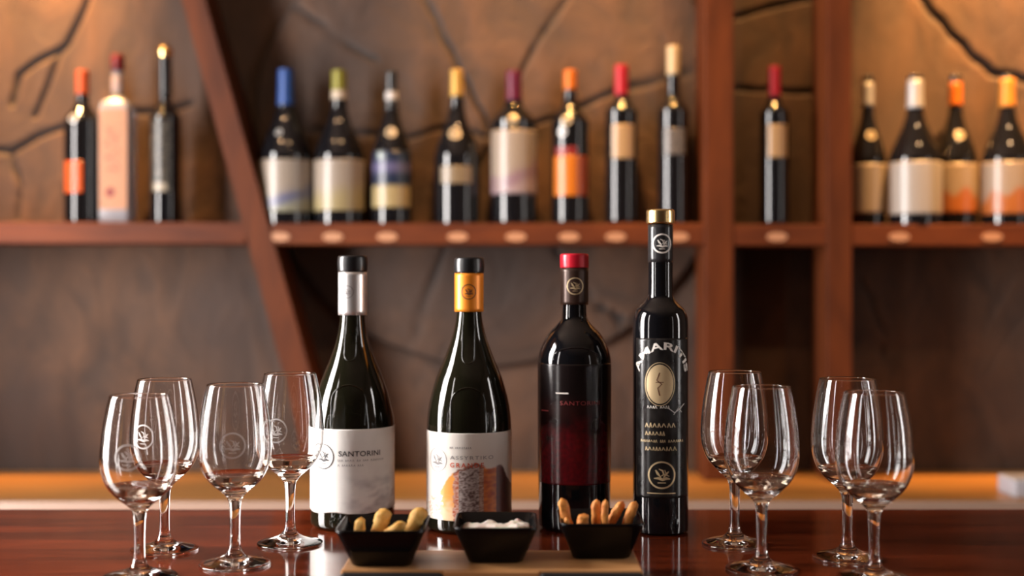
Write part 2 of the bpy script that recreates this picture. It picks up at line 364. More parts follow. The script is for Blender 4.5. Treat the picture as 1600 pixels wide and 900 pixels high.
# leaning board
def lean(y): return (284+.272*y, 322+.283*y)
bm = bmesh.new(); pl = []
zb, ztp = ZCT+.0005, zt
for z in (zb, ztp):
    y = 450-(z-ZC)*F/DS; l_, r_ = lean(y); pl.append((PX(l_, DS), PX(r_, DS), z))
q = [bm.verts.new((x, yy-2.49, z-ZCT)) for (x, z) in [(pl[0][0], pl[0][2]), (pl[0][1], pl[0][2]), (pl[1][1], pl[1][2]), (pl[1][0], pl[1][2])] for yy in (SY0-.003, SY1)]
f = [(0,2,4,6),(1,7,5,3),(0,1,3,2),(2,3,5,4),(4,5,7,6),(6,7,1,0)]
for a in f: bm.faces.new([q[i] for i in a])
bmesh.ops.recalc_face_normals(bm, faces=bm.faces[:]); bmesh.ops.bevel(bm, geom=bm.edges[:], offset=.002, segments=2, affect='EDGES')
from_bm('leaning_board', bm, M['shelf_v'], t)
ys_ = (349+382)/2; lx = lean(ys_)
pbox('shelf_board', XL+.01, PX(lx[0]+1, DS), SY0, YB-.004, ZS0+.002, ZS1+.002, M['shelf'], t, .002)
pbox('shelf_board', PX(lx[1]-1, DS), ux[0][0], SY0, SY1, ZS0, ZS1, M['shelf'], t, .002)
pbox('shelf_board', ux[0][1], ux[1][0], SY0, YB-.004, ZS0-.002, ZS1-.002, M['shelf'], t, .002)
pbox('shelf_board', ux[1][1], XR-.01, SY0, YB-.004, ZS0-.002, ZS1-.002, M['shelf'], t, .002)
for a, b in ux: pbox('upright', a, b, SY0-.002, SY1, ZCT+.0005, zt, M['shelf_v'], t, .002)

# oval tags on the shelf's front edge
tagx = [437, 520, 605, 715, 806, 889, 962, 1060, 1214, 1405, 1550]
tag_lab = ['below the blue-capped bottle', 'below the green-capped bottle', 'below the black-capped bottle with blue label', 'below the gold-capped bottle', 'below the purple-capped bottle', 'below the bottle with the vivid orange label',
           'below the red-capped bottle beside the cream-capped one', 'beside the front gold stopper', 'under the lone red-capped bottle between the uprights', 'under the silver-necked bottles right of the uprights', 'at the far right of the shelf']
for x, lb in zip(tagx, tag_lab):
    bm = bmesh.new(); bmesh.ops.create_cone(bm, cap_ends=True, segments=28, radius1=1, radius2=1, depth=1)
    for v in bm.verts: v.co = Vector((v.co.x*.0195, v.co.z*.0022, v.co.y*.0085))
    o = from_bm('shelf_tag', bm, M['tagm']); o.location = (PX(x, DS), DS-.0013, PZ(370, DS)); tag(o, 'small pale oval tag on the shelf edge '+lb, 'tag', 'oval tags on the shelf edge')

# small grey thing at the right end of the counter
o = box('grey_box', -.05, .05, -.04, .04, 0, .032, M['grey'], None, .004); o.location = (PX(1575, 2.25)+.05, 2.26, ZCT); tag(o, 'small grey box at the right end of the honey counter', 'box')

# ------------------------------------------------------------------ tasting table
TY = 0.26*F/345
t = thing('tasting_table', 'glossy red-brown wooden tasting table in the foreground', 'table', (0, 1.0, 0))
pbox('tabletop', -1.35, 1.45, .42, TY, ZT-.045, ZT, M['table'], t, .004)
pbox('apron', -1.25, 1.35, .50, .52, ZT-.13, ZT-.046, M['cab'], t); pbox('apron', -1.25, 1.35, TY-.10, TY-.08, ZT-.13, ZT-.046, M['cab'], t)
for x in (-1.25, 1.27):
    for y in (.53, TY-.19): pbox('leg', x, x+.08, y, y+.08, 0, ZT-.046, M['cab'], t, .003)

# ------------------------------------------------------------------ foreground bottles
def bottle_body(name, prof, mat, parent, n=64):
    pr = [(0.004, 0), (0.0035, prof[0][1]*.55), (0.0, prof[0][1]*.82)]+[(z, r) for z, r in prof]
    return lathe(name, pr, mat, parent, n)
def pxprof(cx, d, yb, rows):
    """rows: (y px, half width px) -> (z above base, r)"""
    return [((yb-y)*d/F, hw*d/F) for y, hw in rows]

def capsule(name, rfun, z0, z1, mat, parent, off=.0009, lip=None, top=True, n=48, tilt=0.0):
    zz = np.linspace(z0, z1, 12); pr = [(z, rfun(z)+off) for z in zz]
    pr = [(z0, rfun(z0)-.0005)]+pr
    if top: r = pr[-1][1]; pr += [(z1+.0012, r-.0006), (z1+.0018, r-.0018), (z1+.0020, r*.5), (z1+.0020, 0)]
    else: pr += [(z1, rfun(z1)-.0005)]
    return lathe(name, pr, mat, parent, n)

# --- bottle 1: white label
def seafoam(u, v):
    c = (0.80, 0.775, 0.74)
    n = vn(u*9, v*9, 1.3)+.5*vn(u*22, v*22, 4)
    t = sst(.62, .2, v)*sst(.40, .62, u)
    return mix(c, (.40,.37,.38), t*(.40+.8*n))
def build_front(name, label, d, cx, yb, rows, gmat, group=None):
    z = ZT; t = thing(name, label, 'bottle', (PX(cx, d), d, z), 0, group)
    prof = pxprof(cx, d, yb, rows); sm = smooth_profile(prof, 4); rf = lerp_r(sm)
    top = prof[-1]
    bottle_body('glass_body', sm+[(top[0]+.001, top[1]*.8), (top[0]+.001, 0)], gmat, t)
    return t, rf, (lambda y: (yb-y)*d/F), d/F
D1 = 1.403; Y1 = 820.6
rows1 = [(Y1-1, 59), (Y1-4, 63), (Y1-10, 65), (780, 65), (720, 65), (668, 65), (650, 63.5), (634, 60), (609, 53.5), (583, 44), (560, 34.5), (540, 27.5), (520, 22.5), (500, 19.5), (480, 18.6), (440, 18), (415, 18), (402, 18)]
b1, rf, zy, k = build_front('white_wine_bottle', 'dark burgundy-shaped bottle with plain white label and silver neck foil, beside the left glasses', D1, 551, Y1, rows1, M['glass_olive'])
wrap_label('paper_label', rf, zy(792), zy(664), -1.75, 1.75, M['label'], b1, seafoam, 90, 60, wav=lambda u: .004*sst(.72, .95, u)+.0012*math.sin(u*19))
capsule('silver_foil', lambda z: .0148, zy(492), zy(425), M['foil_silver'], b1, top=False)
capsule('black_cap', lambda z: .0150+.0006*math.sin((z-zy(424))/(zy(400)-zy(424))*PI), zy(424.5), zy(402), M['foil_black'], b1)
e = emblem(.0132); wrap2d('round_crest', e.v, e.f, rf, -.62, zy(706), M['ink'], b1, .0007)
v_, f_ = text_verts('SANTORINI', .0078, 1.05, .0001); v_ = fit(v_, .046); wrap2d('lettering', v_, f_, rf, .30, zy(704.5), M['ink'], b1, .0007)
d_ = Draw(); d_.dashes(-.024, .030, 0, .0024, 1); d_.dashes(-.024, .004, -.0052, .0024, 2); wrap2d('small_print', d_.v, d_.f, rf, .30, zy(711), M['ink_grey'], b1, .0007)
e = emblem(.0066, .12); wrap2d('round_crest', e.v, e.f, lambda z: .0157, -.25, zy(456), M['ink_grey'], b1, .0003)

# --- bottle 2: orange illustration
def orange_art(u, v):
    base = (.80, .76, .70); n = vn(u*26, v*26, 2.2); n2 = vn(u*60, v*60, 7.7)
    a = -1.75+3.5*u; s = math.sin(a)    # -1..1 across the front
    top = .64+.03*math.sin(s*9)-.10*sst(.55,.95,abs(s-.15)/1.0)-.25*sst(-.15,-.65,s)+.02*n-.18*sst(.72,.98,s)
    if v > top: return base
    edge = sst(top, top-.03, v)
    if s < -.62+.1*n: return base if n2 < .25 else mix(base, (.65,.3,.1), .6)
    if s < -.33+.05*n: c = mix((.86,.36,.07), (.80,.58,.36), sst(.32, .05, v+.1*n))
    elif s < -.20: c = mix((.50,.09,.02), (.72,.50,.42), .5+.9*n2)
    elif s < .26: c = mix((.50,.44,.42), (.12,.07,.06), .42+1.1*n2+.4*n)
    elif s < .36: c = mix((.55,.40,.32), (.25,.1,.05), .5+n2)
    elif s < .64: c = mix((.72,.20,.02), (.42,.08,.015), .5+.9*n)
    else: c = mix((.16,.03,.015), (.06,.025,.02), sst(.6,.95,s)+.4*n)
    if v > top-.04 and -.33 < s < .30: c = mix(c, (.22,.05,.02), .8)
    return mix(base, c, edge)
D2 = 1.387; Y2_ = 825
rows2 = [(Y2_-1, 60), (Y2_-4, 64), (Y2_-10, 66), (780, 66), (720, 66), (672, 66), (650, 65), (626, 61.5), (593, 52.5), (575, 45.5), (555, 37), (529, 27.5), (510, 22.5), (495, 20), (480, 18.8), (440, 18.2), (415, 18.2), (405, 18.2)]
b2, rf, zy, k = build_front('white_wine_bottle', 'dark burgundy-shaped bottle with orange neck foil and orange illustrated label', D2, 733, Y2_, rows2, M['glass_olive'])
wrap_label('paper_label', rf, zy(803), zy(670), -1.75, 1.75, M['label'], b2, orange_art, 190, 120)
capsule('orange_foil', lambda z: .0148, zy(487), zy(427), M['foil_orange'], b2, top=False)
capsule('black_cap', lambda z: .0150+.0005*math.sin((z-zy(427))/(zy(405)-zy(427))*PI), zy(426.5), zy(405), M['foil_black'], b2)
e = emblem(.0078, .12); wrap2d('round_crest', e.v, e.f, lambda z: .0157, 0, zy(456), M['ink_brown'], b2, .0003)
e = emblem(.0125, .05); wrap2d('round_crest', e.v, e.f, rf, -.78, zy(712), M['ink_grey'], b2, .0007)
v_, f_ = text_verts('ASSYRTIKO', .0055, 1.2); v_ = fit(v_, .047); wrap2d('lettering', v_, f_, rf, .10, zy(709.5), M['ink_grey'], b2, .0007)
v_, f_ = text_verts('GRANDE', .0068, 1.4, .00012); v_ = fit(v_, .036); wrap2d('red_lettering', v_, f_, rf, -.02, zy(721.5), M['ink_red'], b2, .0007)
d_ = Draw(); d_.dashes(-.012, .010, 0, .0024, 3); wrap2d('small_print', d_.v, d_.f, rf, -.16, zy(692), M['ink_grey'], b2, .0007)

# --- bottle 3: red-capped bordeaux shape, dark label
def dark_red(u, v):
    n = vn(u*8, v*8, 3.1); n2 = vn(u*30, v*30, 9)
    c = (.008,.005,.005)
    t = sst(.62, .34, v+.14*n+.05*abs(u-.5)*4)
    c = mix(c, (.13,.004,.008), t*(.7+.5*n2))
    return mix(c, (.05,.012,.01), sst(.15,.0,abs(v-.62))*.3)
D3 = 1.39; Y3 = 824
rows3 = [(Y3-1, 50), (Y3-4, 54), (Y3-10, 55.5), (780, 56), (700, 57), (620, 57.5), (580, 57.5), (563, 57), (550, 54.5), (538, 50), (528, 45), (518, 38), (509, 29), (502, 23), (496, 20), (488, 18.8), (470, 18.3), (440, 18.3), (400, 18.3)]
b3, rf, zy, k = build_front('red_wine_bottle', 'dark straight-sided bottle with red cap and dark red label', D3, 897.5, Y3, rows3, M['glass_black'])
wrap_label('dark_label', rf, zy(750), zy(566), -1.3, 1.3, M['label_gloss'], b3, dark_red, 80, 80)
capsule('brown_foil', lambda z: .0143, zy(476), zy(419), M['foil_brown'], b3, top=False)
capsule('red_cap', lambda z: .0147, zy(418.5), zy(399), M['foil_red'], b3)
e = emblem(.0088, .12); wrap2d('round_crest', e.v, e.f, lambda z: .0152, 0, zy(447), M['ink_gold'], b3, .0003)
v_, f_ = text_verts('SANTORINI', .0062, 1.1); v_ = fit(v_, .044); wrap2d('dark_red_lettering', v_, f_, rf, .12, zy(628), M['ink_dred'], b3, .0007)
d_ = Draw(); d_.stroke([(-.007,0),(.007,0)], .0015); wrap2d('white_dash', d_.v, d_.f, rf, -.38, zy(610), M['ink_white'], b3, .0007)
d_ = Draw(); d_.stroke([(-.006,0),(.006,0)], .0011); wrap2d('white_dash', d_.v, d_.f, rf, -.95, zy(638), M['ink_dred'], b3, .0007)

# --- bottle 4: tall slim, gold stopper
def black_lab(u, v): n = vn(u*10, v*20, 3); return mix((.009,.008,.008), (.02,.018,.017), .5+n)
D4 = 1.368; Y4 = 830
rows4 = [(Y4-1, 39), (Y4-4, 42), (Y4-9, 43), (760, 43), (640, 43), (540, 43), (505, 42.7), (492, 41), (483, 37), (476, 30), (470, 24), (464, 20.5), (455, 19.3), (430, 19), (380, 19), (352, 19)]
b4, rf, zy, k = build_front('dessert_wine_bottle', 'tall slim black bottle with gold stopper and arched white lettering', D4, 1032, Y4, rows4, M['glass_black'])
wrap_label('black_label', rf, zy(772), zy(527), -1.15, 1.15, M['label_gloss'], b4, black_lab, 50, 60)
capsule('gold_stopper', lambda z: .0142, zy(349), zy(330), M['gold'], b4)
wrap_label('neck_label', rf, zy(410), zy(351), -2.6, 2.6, M['label_gloss'], b4, lambda u, v: (.02,.019,.02), 50, 10)
e = emblem(.0098, .16); wrap2d('round_crest', e.v, e.f, rf, .02, zy(381), M['ink_white'], b4, .0007)
# arched lettering
v_, f_ = text_verts('AMARITIS', .0105, 1.02, .00025); v_ = fit(v_, .080); Ra = .0275
va = []
for x, y in v_:
    a = x/Ra; va.append(((Ra+y)*math.sin(a)*.98, (Ra+y)*math.cos(a)))
wrap2d('arched_lettering', va, f_, rf, -.03, zy(584), M['ink_white'], b4, .0007)
# gold oval plate with a portrait-like blur left plain
vv = [(0,0)]+[(.0142*math.cos(2*PI*q/36), .0205*math.sin(2*PI*q/36)) for q in range(36)]; ff = [(0, q+1, (q+1) % 36+1) for q in range(36)]
wrap2d('gold_oval', vv, ff, rf, -.14, zy(597), M['ink_gold'], b4, .0009)
d_ = Draw(); d_.stroke([(.0142*math.cos(2*PI*q/36)*1.1, .0205*math.sin(2*PI*q/36)*1.1) for q in range(36)], .0007, True); wrap2d('oval_border', d_.v, d_.f, rf, -.14, zy(597), M['ink_gold'], b4, .0009)
d_ = Draw(); d_.stroke([(0,.012),(-.003,.004),(.002,.0),(-.002,-.004),(.0,-.012)], .0012); d_.stroke([(-.004,.002),(.004,.002)], .0008); wrap2d('oval_drawing', d_.v, d_.f, rf, -.14, zy(597), M['ink_brown'], b4, .0011)
d_ = Draw(); d_.dashes(-.016, .010, 0, .0032, 5, .1); d_.stroke([(.006,-.001),(.013,-.006),(.020,-.002),(.026,.003)], .0008); d_.stroke([(.012,-.008),(.018,-.001),(.022,-.006)], .0007); wrap2d('white_script', d_.v, d_.f, rf, -.05, zy(632), M['ink_white'], b4, .0008)
d_ = Draw()
for i, (yy, xa, xb, h) in enumerate([(0,-.018,.012,.0052), (-.0085,-.018,.002,.0045), (-.0165,-.024,.024,.0030), (-.0245,-.018,.012,.0045)]): d_.dashes(xa, xb, yy, h, 10+i, .12)
wrap2d('gold_script', d_.v, d_.f, rf, -.05, zy(660), M['ink_gold'], b4, .0008)
e = emblem(.0137, .12); wrap2d('round_crest', e.v, e.f, rf, -.07, zy(736), M['ink_gold'], b4, .0008)
d_ = Draw(); d_.stroke([(-.016,0),(.014,0)], .0010); wrap2d('gold_line', d_.v, d_.f, rf, -.05, zy(764), M['ink_gold'], b4, .0008)

def relief(rf, pts, mat, parent, rad=.0007):  # thin raised tube drawing the line of a reflection on the glass
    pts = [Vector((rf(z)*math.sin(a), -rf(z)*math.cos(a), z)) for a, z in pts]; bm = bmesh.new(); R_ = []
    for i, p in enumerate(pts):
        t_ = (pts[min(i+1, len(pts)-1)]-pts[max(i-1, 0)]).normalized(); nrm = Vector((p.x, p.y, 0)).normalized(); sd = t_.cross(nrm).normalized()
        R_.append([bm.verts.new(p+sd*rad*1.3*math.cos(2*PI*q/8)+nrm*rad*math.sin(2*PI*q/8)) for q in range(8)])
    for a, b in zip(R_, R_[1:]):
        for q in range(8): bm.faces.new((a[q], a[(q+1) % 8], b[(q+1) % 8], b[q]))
    bmesh.ops.recalc_face_normals(bm, faces=bm.faces[:]); return from_bm('reflection_arc', bm, mat, parent, True)
def bottle_reflection_arcs(b, cx, d, yb, rows, mat, arc, u=None):  # window reflections on the shoulder, put into the shape as raised arcs
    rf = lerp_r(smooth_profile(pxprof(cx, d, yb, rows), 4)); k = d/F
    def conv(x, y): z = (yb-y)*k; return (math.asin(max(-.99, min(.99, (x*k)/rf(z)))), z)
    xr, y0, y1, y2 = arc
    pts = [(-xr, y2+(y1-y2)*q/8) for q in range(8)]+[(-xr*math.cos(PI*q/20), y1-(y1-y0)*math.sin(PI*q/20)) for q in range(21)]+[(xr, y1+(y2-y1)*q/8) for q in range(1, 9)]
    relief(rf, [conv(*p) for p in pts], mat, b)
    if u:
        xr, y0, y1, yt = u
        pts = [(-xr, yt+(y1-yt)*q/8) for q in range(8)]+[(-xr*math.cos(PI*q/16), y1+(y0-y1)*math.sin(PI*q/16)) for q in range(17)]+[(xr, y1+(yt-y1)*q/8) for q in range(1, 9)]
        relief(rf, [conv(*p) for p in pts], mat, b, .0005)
bottle_reflection_arcs(b1, 551, D1, Y1, rows1, M['glass_olive'], (26, 598, 622, 658), (9, 562, 552, 508))
bottle_reflection_arcs(b2, 733, D2, Y2_, rows2, M['glass_olive'], (26, 602, 626, 664), (9.5, 566, 556, 508))
bottle_reflection_arcs(b3, 897.5, D3, Y3, rows3, M['glass_black'], (34, 541, 556, 560))

# ------------------------------------------------------------------ wine glasses
g2 = [(600,43.5),(606,45),(620,48),(640,51.6),(660,54.4),(680,56.3),(697,57),(712,56.2),(726,53.2),(738,48.5),(748,42),(757,33.5),(764,25.5)]
K = 1/1665.
outer = [((883-y)*K, r*K) for y, r in g2]
ow = outer[::-1]
stem = [(.0, .0322), (.0010, .0330), (.0022, .0328), (.0034, .0300), (.0052, .0225), (.0078, .0140), (.0105, .0090), (.0145, .0063), (.021, .0050), (.034, .0046), (.050, .0050), (.0590, .0058), (.0645, .0080), (.0685, .0118)]
out_all = smooth_profile(stem+ow, 3)
of = lerp_r(out_all)
inn = []
for z, r in smooth_profile(ow, 3)[::-1]:
    th_ = .0010 if z > .082 else .0010+.0012*(.082-z)/.010
    inn.append((z, max(r-th_, 0.002)))
inn_in = [(z, r) for z, r in inn if z > .0765]
zb_ = inn_in[-1][0]; rb_ = inn_in[-1][1]
inn_all = inn_in+[(zb_-.0016, rb_*.75), (zb_-.0026, rb_*.4), (zb_-.0029, 0)]
ztop = out_all[-1][0]
gprof = [(0.0008, 0), (0.0008, .012), (0.0, .028)]+out_all+[(ztop+.0005, out_all[-1][1]-.0004)]+inn_all
glass_me = lathe_me('bowl_and_stem', gprof, 72)
zl = .0865
wr = lerp_r([(z, r) for z, r in inn_all])
wp_ = [(zb_-.00285, 0), (zb_-.0025, rb_*.4-.0001), (zb_-.0015, rb_*.75-.0001)]+[(z, r-.00012) for z, r in inn_in[::-1] if z < zl]+[(zl, wr(zl)-.00012), (zl+.0003, wr(zl)-.0001), (zl, wr(zl)-.0008), (zl-.00005, 0)]
wine_me = lathe_me('wine', wp_, 72)
em = emblem(.0113, .13)
def make_glass(xc, yf, yrim, emb, label):
    s = (yf-450)/.26; d = F/s
    hz = (.26-(yrim-450)/s)/.1705
    t = thing('wine_glass', label, 'glass', (PX(xc, d), d, ZT), 0, 'tulip tasting glasses on the table')
    t.scale = (1, 1, hz)
    b = bpy.data.objects.new('bowl_and_stem', glass_me); C.objects.link(b); b.parent = t
    q = bpy.data.objects.new('wine', wine_me); C.objects.link(q); q.parent = t
    if emb is not None: wrap2d('etched_crest', em.v, em.f, of, emb, .1165, M['etch'], t, .0002)
    return t
glass_me.materials.append(M['clear']); glass_me.shade_smooth(); wine_me.materials.append(M['wine']); wine_me.shade_smooth()
make_glass(218, 903, 617, -.02, 'etched wine glass at the far left front, its foot cut by the picture edge')
make_glass(257, 860, 592, -.36, 'etched wine glass standing behind the leftmost front glass')
make_glass(367, 883, 600, .15, 'etched wine glass standing clear, third from the left')
make_glass(453, 850, 583, -.25, 'etched wine glass close to the white-labelled bottle')
make_glass(1148, 851, 580, None, 'wine glass behind, nearest to the tall gold-topped bottle')
make_glass(1190, 891, 603, None, 'wine glass in front, nearest the tall gold-topped bottle')
make_glass(1324, 873, 591, None, 'wine glass at the back of the rightmost pair')
make_glass(1366, 905, 612, None, 'rightmost wine glass, front of its pair, foot at the picture edge')

# ------------------------------------------------------------------ serving board with bowls
HB = 0.0205
YN, YK = 1.045, 1.150
t = thing('serving_board', 'light wooden serving board with black ends under three bowls', 'board', (PX(767, 1.1), 1.10, ZT))
bx0, bx1 = PX(533, 1.09), PX(1004, 1.09)
pbox('board', bx0, bx1, 1.086, 1.170, ZT+.0125, ZT+HB, M['board'], t, .0018)
pbox('centre_foot', PX(694, 1.085), PX(842, 1.085), 1.084, 1.16, ZT, ZT+.0124, M['board'], t, .001)
pbox('centre_edge', PX(694, 1.085), PX(842, 1.085), 1.0815, 1.0858, ZT+.0126, ZT+HB-.0006, M['board'], t, .0008)
for sx0, sx1 in ((bx0, PX(694, 1.085)-.0005), (PX(842, 1.085)+.0005, bx1)):
    pbox('black_end', sx0, sx1, 1.078, 1.0858, ZT, ZT+HB-.0012, M['blackblock'], t, .0035)  # plain black blocks along the front, either side of the centre
    pbox('black_block', sx0+.002, sx1, 1.09, 1.16, ZT, ZT+.0124, M['blackblock'], t, .002)

def bowl(xc, y_bot, label, wt, dt, wb, rz=0.0):
    dist = (.26-HB)*F/(y_bot-450)+.022
    t = thing('square_bowl', label, 'bowl', (PX(xc, dist), dist, ZT+HB), rz, 'square black bowls on the board')
    H = .0335; n = 7
    def ring(bm, hw, hd, z, rc):
        pts = []
        for cx, cy, a0 in ((1,1,0),(-1,1,PI/2),(-1,-1,PI),(1,-1,1.5*PI)):
            for i in range(n):
                a = a0+i*PI/2/(n-1); pts.append(bm.verts.new((cx*(hw-rc)+rc*math.cos(a), cy*(hd-rc)+rc*math.sin(a), z)))
        return pts
    bm = bmesh.new(); wt /= 2; dt /= 2; wb /= 2; R = []
    for z, f_, ins in [(0,0,.002),(.0015,.02,0),(H*.5,.5,0),(H*.93,.95,0),(H,1,0),(H+.0006,1,.0008),(H,1,.0020),(H*.5,.5,.0022),(.004,.1,.003),(.003,.05,.006)]:
        R.append(ring(bm, wb+(wt-wb)*f_-ins, wb+(dt-wb)*f_-ins, z, .006+.003*f_))
    for a, b in zip(R, R[1:]):
        for i in range(len(a)): j = (i+1) % len(a); bm.faces.new((a[i], a[j], b[j], b[i]))
    bm.faces.new(R[0][::-1]); bm.faces.new(R[-1]); bmesh.ops.recalc_face_normals(bm, faces=bm.faces[:])
    o = from_bm('bowl_shell', bm, M['black'], t, True)
    return t, dist
bl, dl = bowl(600, 885, 'square black bowl holding pale yellow sticks, left on the board', .077, .082, .050)
bc, dc = bowl(775, 880, 'square black bowl of cream dip, middle of the board', .073, .080, .047)
br, dr = bowl(937, 873, 'square black bowl holding orange sticks, right on the board', .075, .080, .050)

def stick_mat(name, c1, c2):
    m = wood_mat(name, c1, c2, 0.55, (1,1,1), 0.8, nscale=90); n, l, b = nodes(m); b.inputs['Subsurface Weight'].default_value = .12; b.inputs['Subsurface Radius'].default_value = (.01,.005,.002); return m
M['pale_stick'] = stick_mat('pale_fried_crust', (.66,.28,.03), (.90,.58,.17)); M['orange_stick'] = stick_mat('orange_fried_crust', (.50,.13,.018), (.86,.36,.07))
def stick(name, p0, p1, r0, r1, mat, label, group, pointed=.5, seed=0, bend=.0015):
    rn = random.Random(seed); a = Vector(p0); b = Vector(p1); ax = (b-a); L = ax.length; ax.normalize()
    u = ax.cross(Vector((0,1,0))).normalized(); v = ax.cross(u); bm = bmesh.new(); N = 16; Mx = 18; rings = []
    for i in range(Mx+1):
        t = i/Mx; r = r0+(r1-r0)*t; cap = 1.0
        if t < .1: cap = math.sqrt(max(0, 1-((.1-t)/.1)**2))*.98+.02
        if t > 1-.16: cap = (max(0, 1-((t-.84)/.16)**2))**(.5+pointed*.4)*.98+.02
        cen = a+ax*L*t+u*bend*math.sin(t*PI)*rn.choice((1,1))+v*bend*.5*math.sin(t*5)
        ring = []
        for k_ in range(N):
            an = 2*PI*k_/N; sq = 1/max(abs(math.cos(an)), abs(math.sin(an)))**.35
            rr_ = r*cap*sq*(1+.24*vn(math.cos(an)*1.5+seed*3, math.sin(an)*1.5, t*7)+.16*vn(math.cos(an)*3+seed, math.sin(an)*3, t*22))
            ring.append(bm.verts.new(cen+u*rr_*math.cos(an)+v*rr_*math.sin(an)))
        rings.append(ring)
    for p, q in zip(rings, rings[1:]):
        for k_ in range(N): j = (k_+1) % N; bm.faces.new((p[k_], p[j], q[j], q[k_]))
    bm.faces.new(rings[0][::-1]); bm.faces.new(rings[-1]); bmesh.ops.recalc_face_normals(bm, faces=bm.faces[:])
    for vv_ in bm.verts: vv_.co -= a
    o = from_bm(name, bm, mat, None, True); o.location = a; return tag(o, label, 'snack stick', group)
def sp(x, y, d): return (PX(x, d), d, PZ(y, d))
zbase = ZT+HB+.0085
def stick_px(tx, ty, bx_, by_, d, w, mat, label, group, seed, dd=0.0, pt=.5):
    T = Vector(sp(tx, ty, d)); B = Vector(sp(bx_, by_, d-dd)); ax = (B-T).normalized(); tt = (zbase+.001-T.z)/ax.z; B = T+ax*tt
    r = w/2*d/F; stick('snack_stick', B, T, r*.95, r, mat, label, group, pt, seed)
G1, G2 = 'pale sticks in the left bowl', 'orange sticks in the right bowl'
P, O = M['pale_stick'], M['orange_stick']
stick_px(564, 808, 565, 838, dl-.004, 16, P, 'small pointed pale stick at the left side of the left bowl', G1, 1, pt=1)
stick_px(602, 794, 592, 842, dl+.004, 23, P, 'thick upright pale stick in the middle of the left bowl', G1, 2, pt=.1)
stick_px(634, 817, 602, 842, dl-.014, 17, P, 'low slanting pale stick in front of its neighbours in the left bowl', G1, 3)
stick_px(661, 793, 640, 842, dl+.002, 23, P, 'thick pale stick leaning over the right rim of the left bowl', G1, 4)
stick_px(877, 778, 893, 826, dr-.004, 16, O, 'orange stick leaning left at the left end of the right bowl', G2, 5)
stick_px(884, 808, 893, 830, dr-.018, 9, O, 'thin short orange stick at the left rim of the right bowl', G2, 15)
stick_px(913, 802, 912, 826, dr-.010, 19, O, 'short blunt orange stick barely above the rim of the right bowl', G2, 6, pt=0)
stick_px(932, 780, 935, 826, dr+.002, 15, O, 'upright orange stick right of the short blunt one', G2, 7, pt=.2)
stick_px(946, 780, 949, 826, dr-.006, 11, O, 'thin upright orange stick in the middle of the right bowl', G2, 8)
stick_px(974, 783, 953, 826, dr+.010, 15, O, 'orange stick leaning right across the middle of the right bowl', G2, 9)
stick_px(994, 783, 979, 826, dr+.004, 15, O, 'orange stick at the right end of the right bowl', G2, 10, pt=.2)
# dip
bm = bmesh.new(); n = 44; g = []
for j in range(n+1):
    row = []
    for i in range(n+1):
        x = -1+2*i/n; y = -1+2*j/n; e_ = max(abs(x), abs(y)); hw = .0300
        z = .0265+.0042*vn(x*2.4+3, y*2.4, 5)+.0016*vn(x*7, y*7, 1)+.0022*math.exp(-((x-.45)**2+(y-.3)**2)*5)+.0012*math.exp(-((x+.6)**2+(y-.2)**2)*8)-.003*max(0, e_-.85)/.15
        row.append(bm.verts.new((x*hw, y*hw*1.08, z)))
    g.append(row)
for j in range(n):
    for i in range(n): bm.faces.new((g[j][i], g[j][i+1], g[j+1][i+1], g[j+1][i]))
edge = [e_ for e_ in bm.edges if e_.is_boundary]
r_ = bmesh.ops.extrude_edge_only(bm, edges=edge)
for v in [q for q in r_['geom'] if isinstance(q, bmesh.types.BMVert)]: v.co.z = .0065; v.co.x *= .66; v.co.y *= .60
M['cream'] = new_mat('cream_dip', (.86,.74,.66), .4, 0, Subsurface_Weight=.2)
o = from_bm('cream_dip', bm, M['cream'], None, True); o.location = bc.location; tag(o, 'lumpy pale cream dip filling the middle black bowl', 'dip')

# ------------------------------------------------------------------ bottles on the shelf
SH = {
 'burgundy': [(0,.90),(.012,.98),(.03,1),(.40,1),(.46,.97),(.52,.86),(.58,.70),(.64,.53),(.70,.40),(.76,.32),(.84,.285),(.97,.27)],
 'bordeaux': [(0,.90),(.012,.98),(.03,1),(.62,1),(.66,.97),(.70,.84),(.735,.62),(.77,.43),(.80,.36),(.86,.33),(.97,.33)],
 'slim':     [(0,.90),(.012,.98),(.03,1),(.66,1),(.70,.95),(.735,.78),(.765,.55),(.79,.44),(.83,.40),(.97,.40)],
 'slimtall': [(0,.90),(.012,.98),(.03,1),(.59,1),(.63,.95),(.665,.78),(.69,.55),(.715,.44),(.75,.39),(.97,.39)],
}
cap_m = {}
def cm(name, col, rough=.3, metal=.1):
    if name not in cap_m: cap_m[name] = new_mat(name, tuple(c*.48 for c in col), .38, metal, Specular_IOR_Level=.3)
    return cap_m[name]
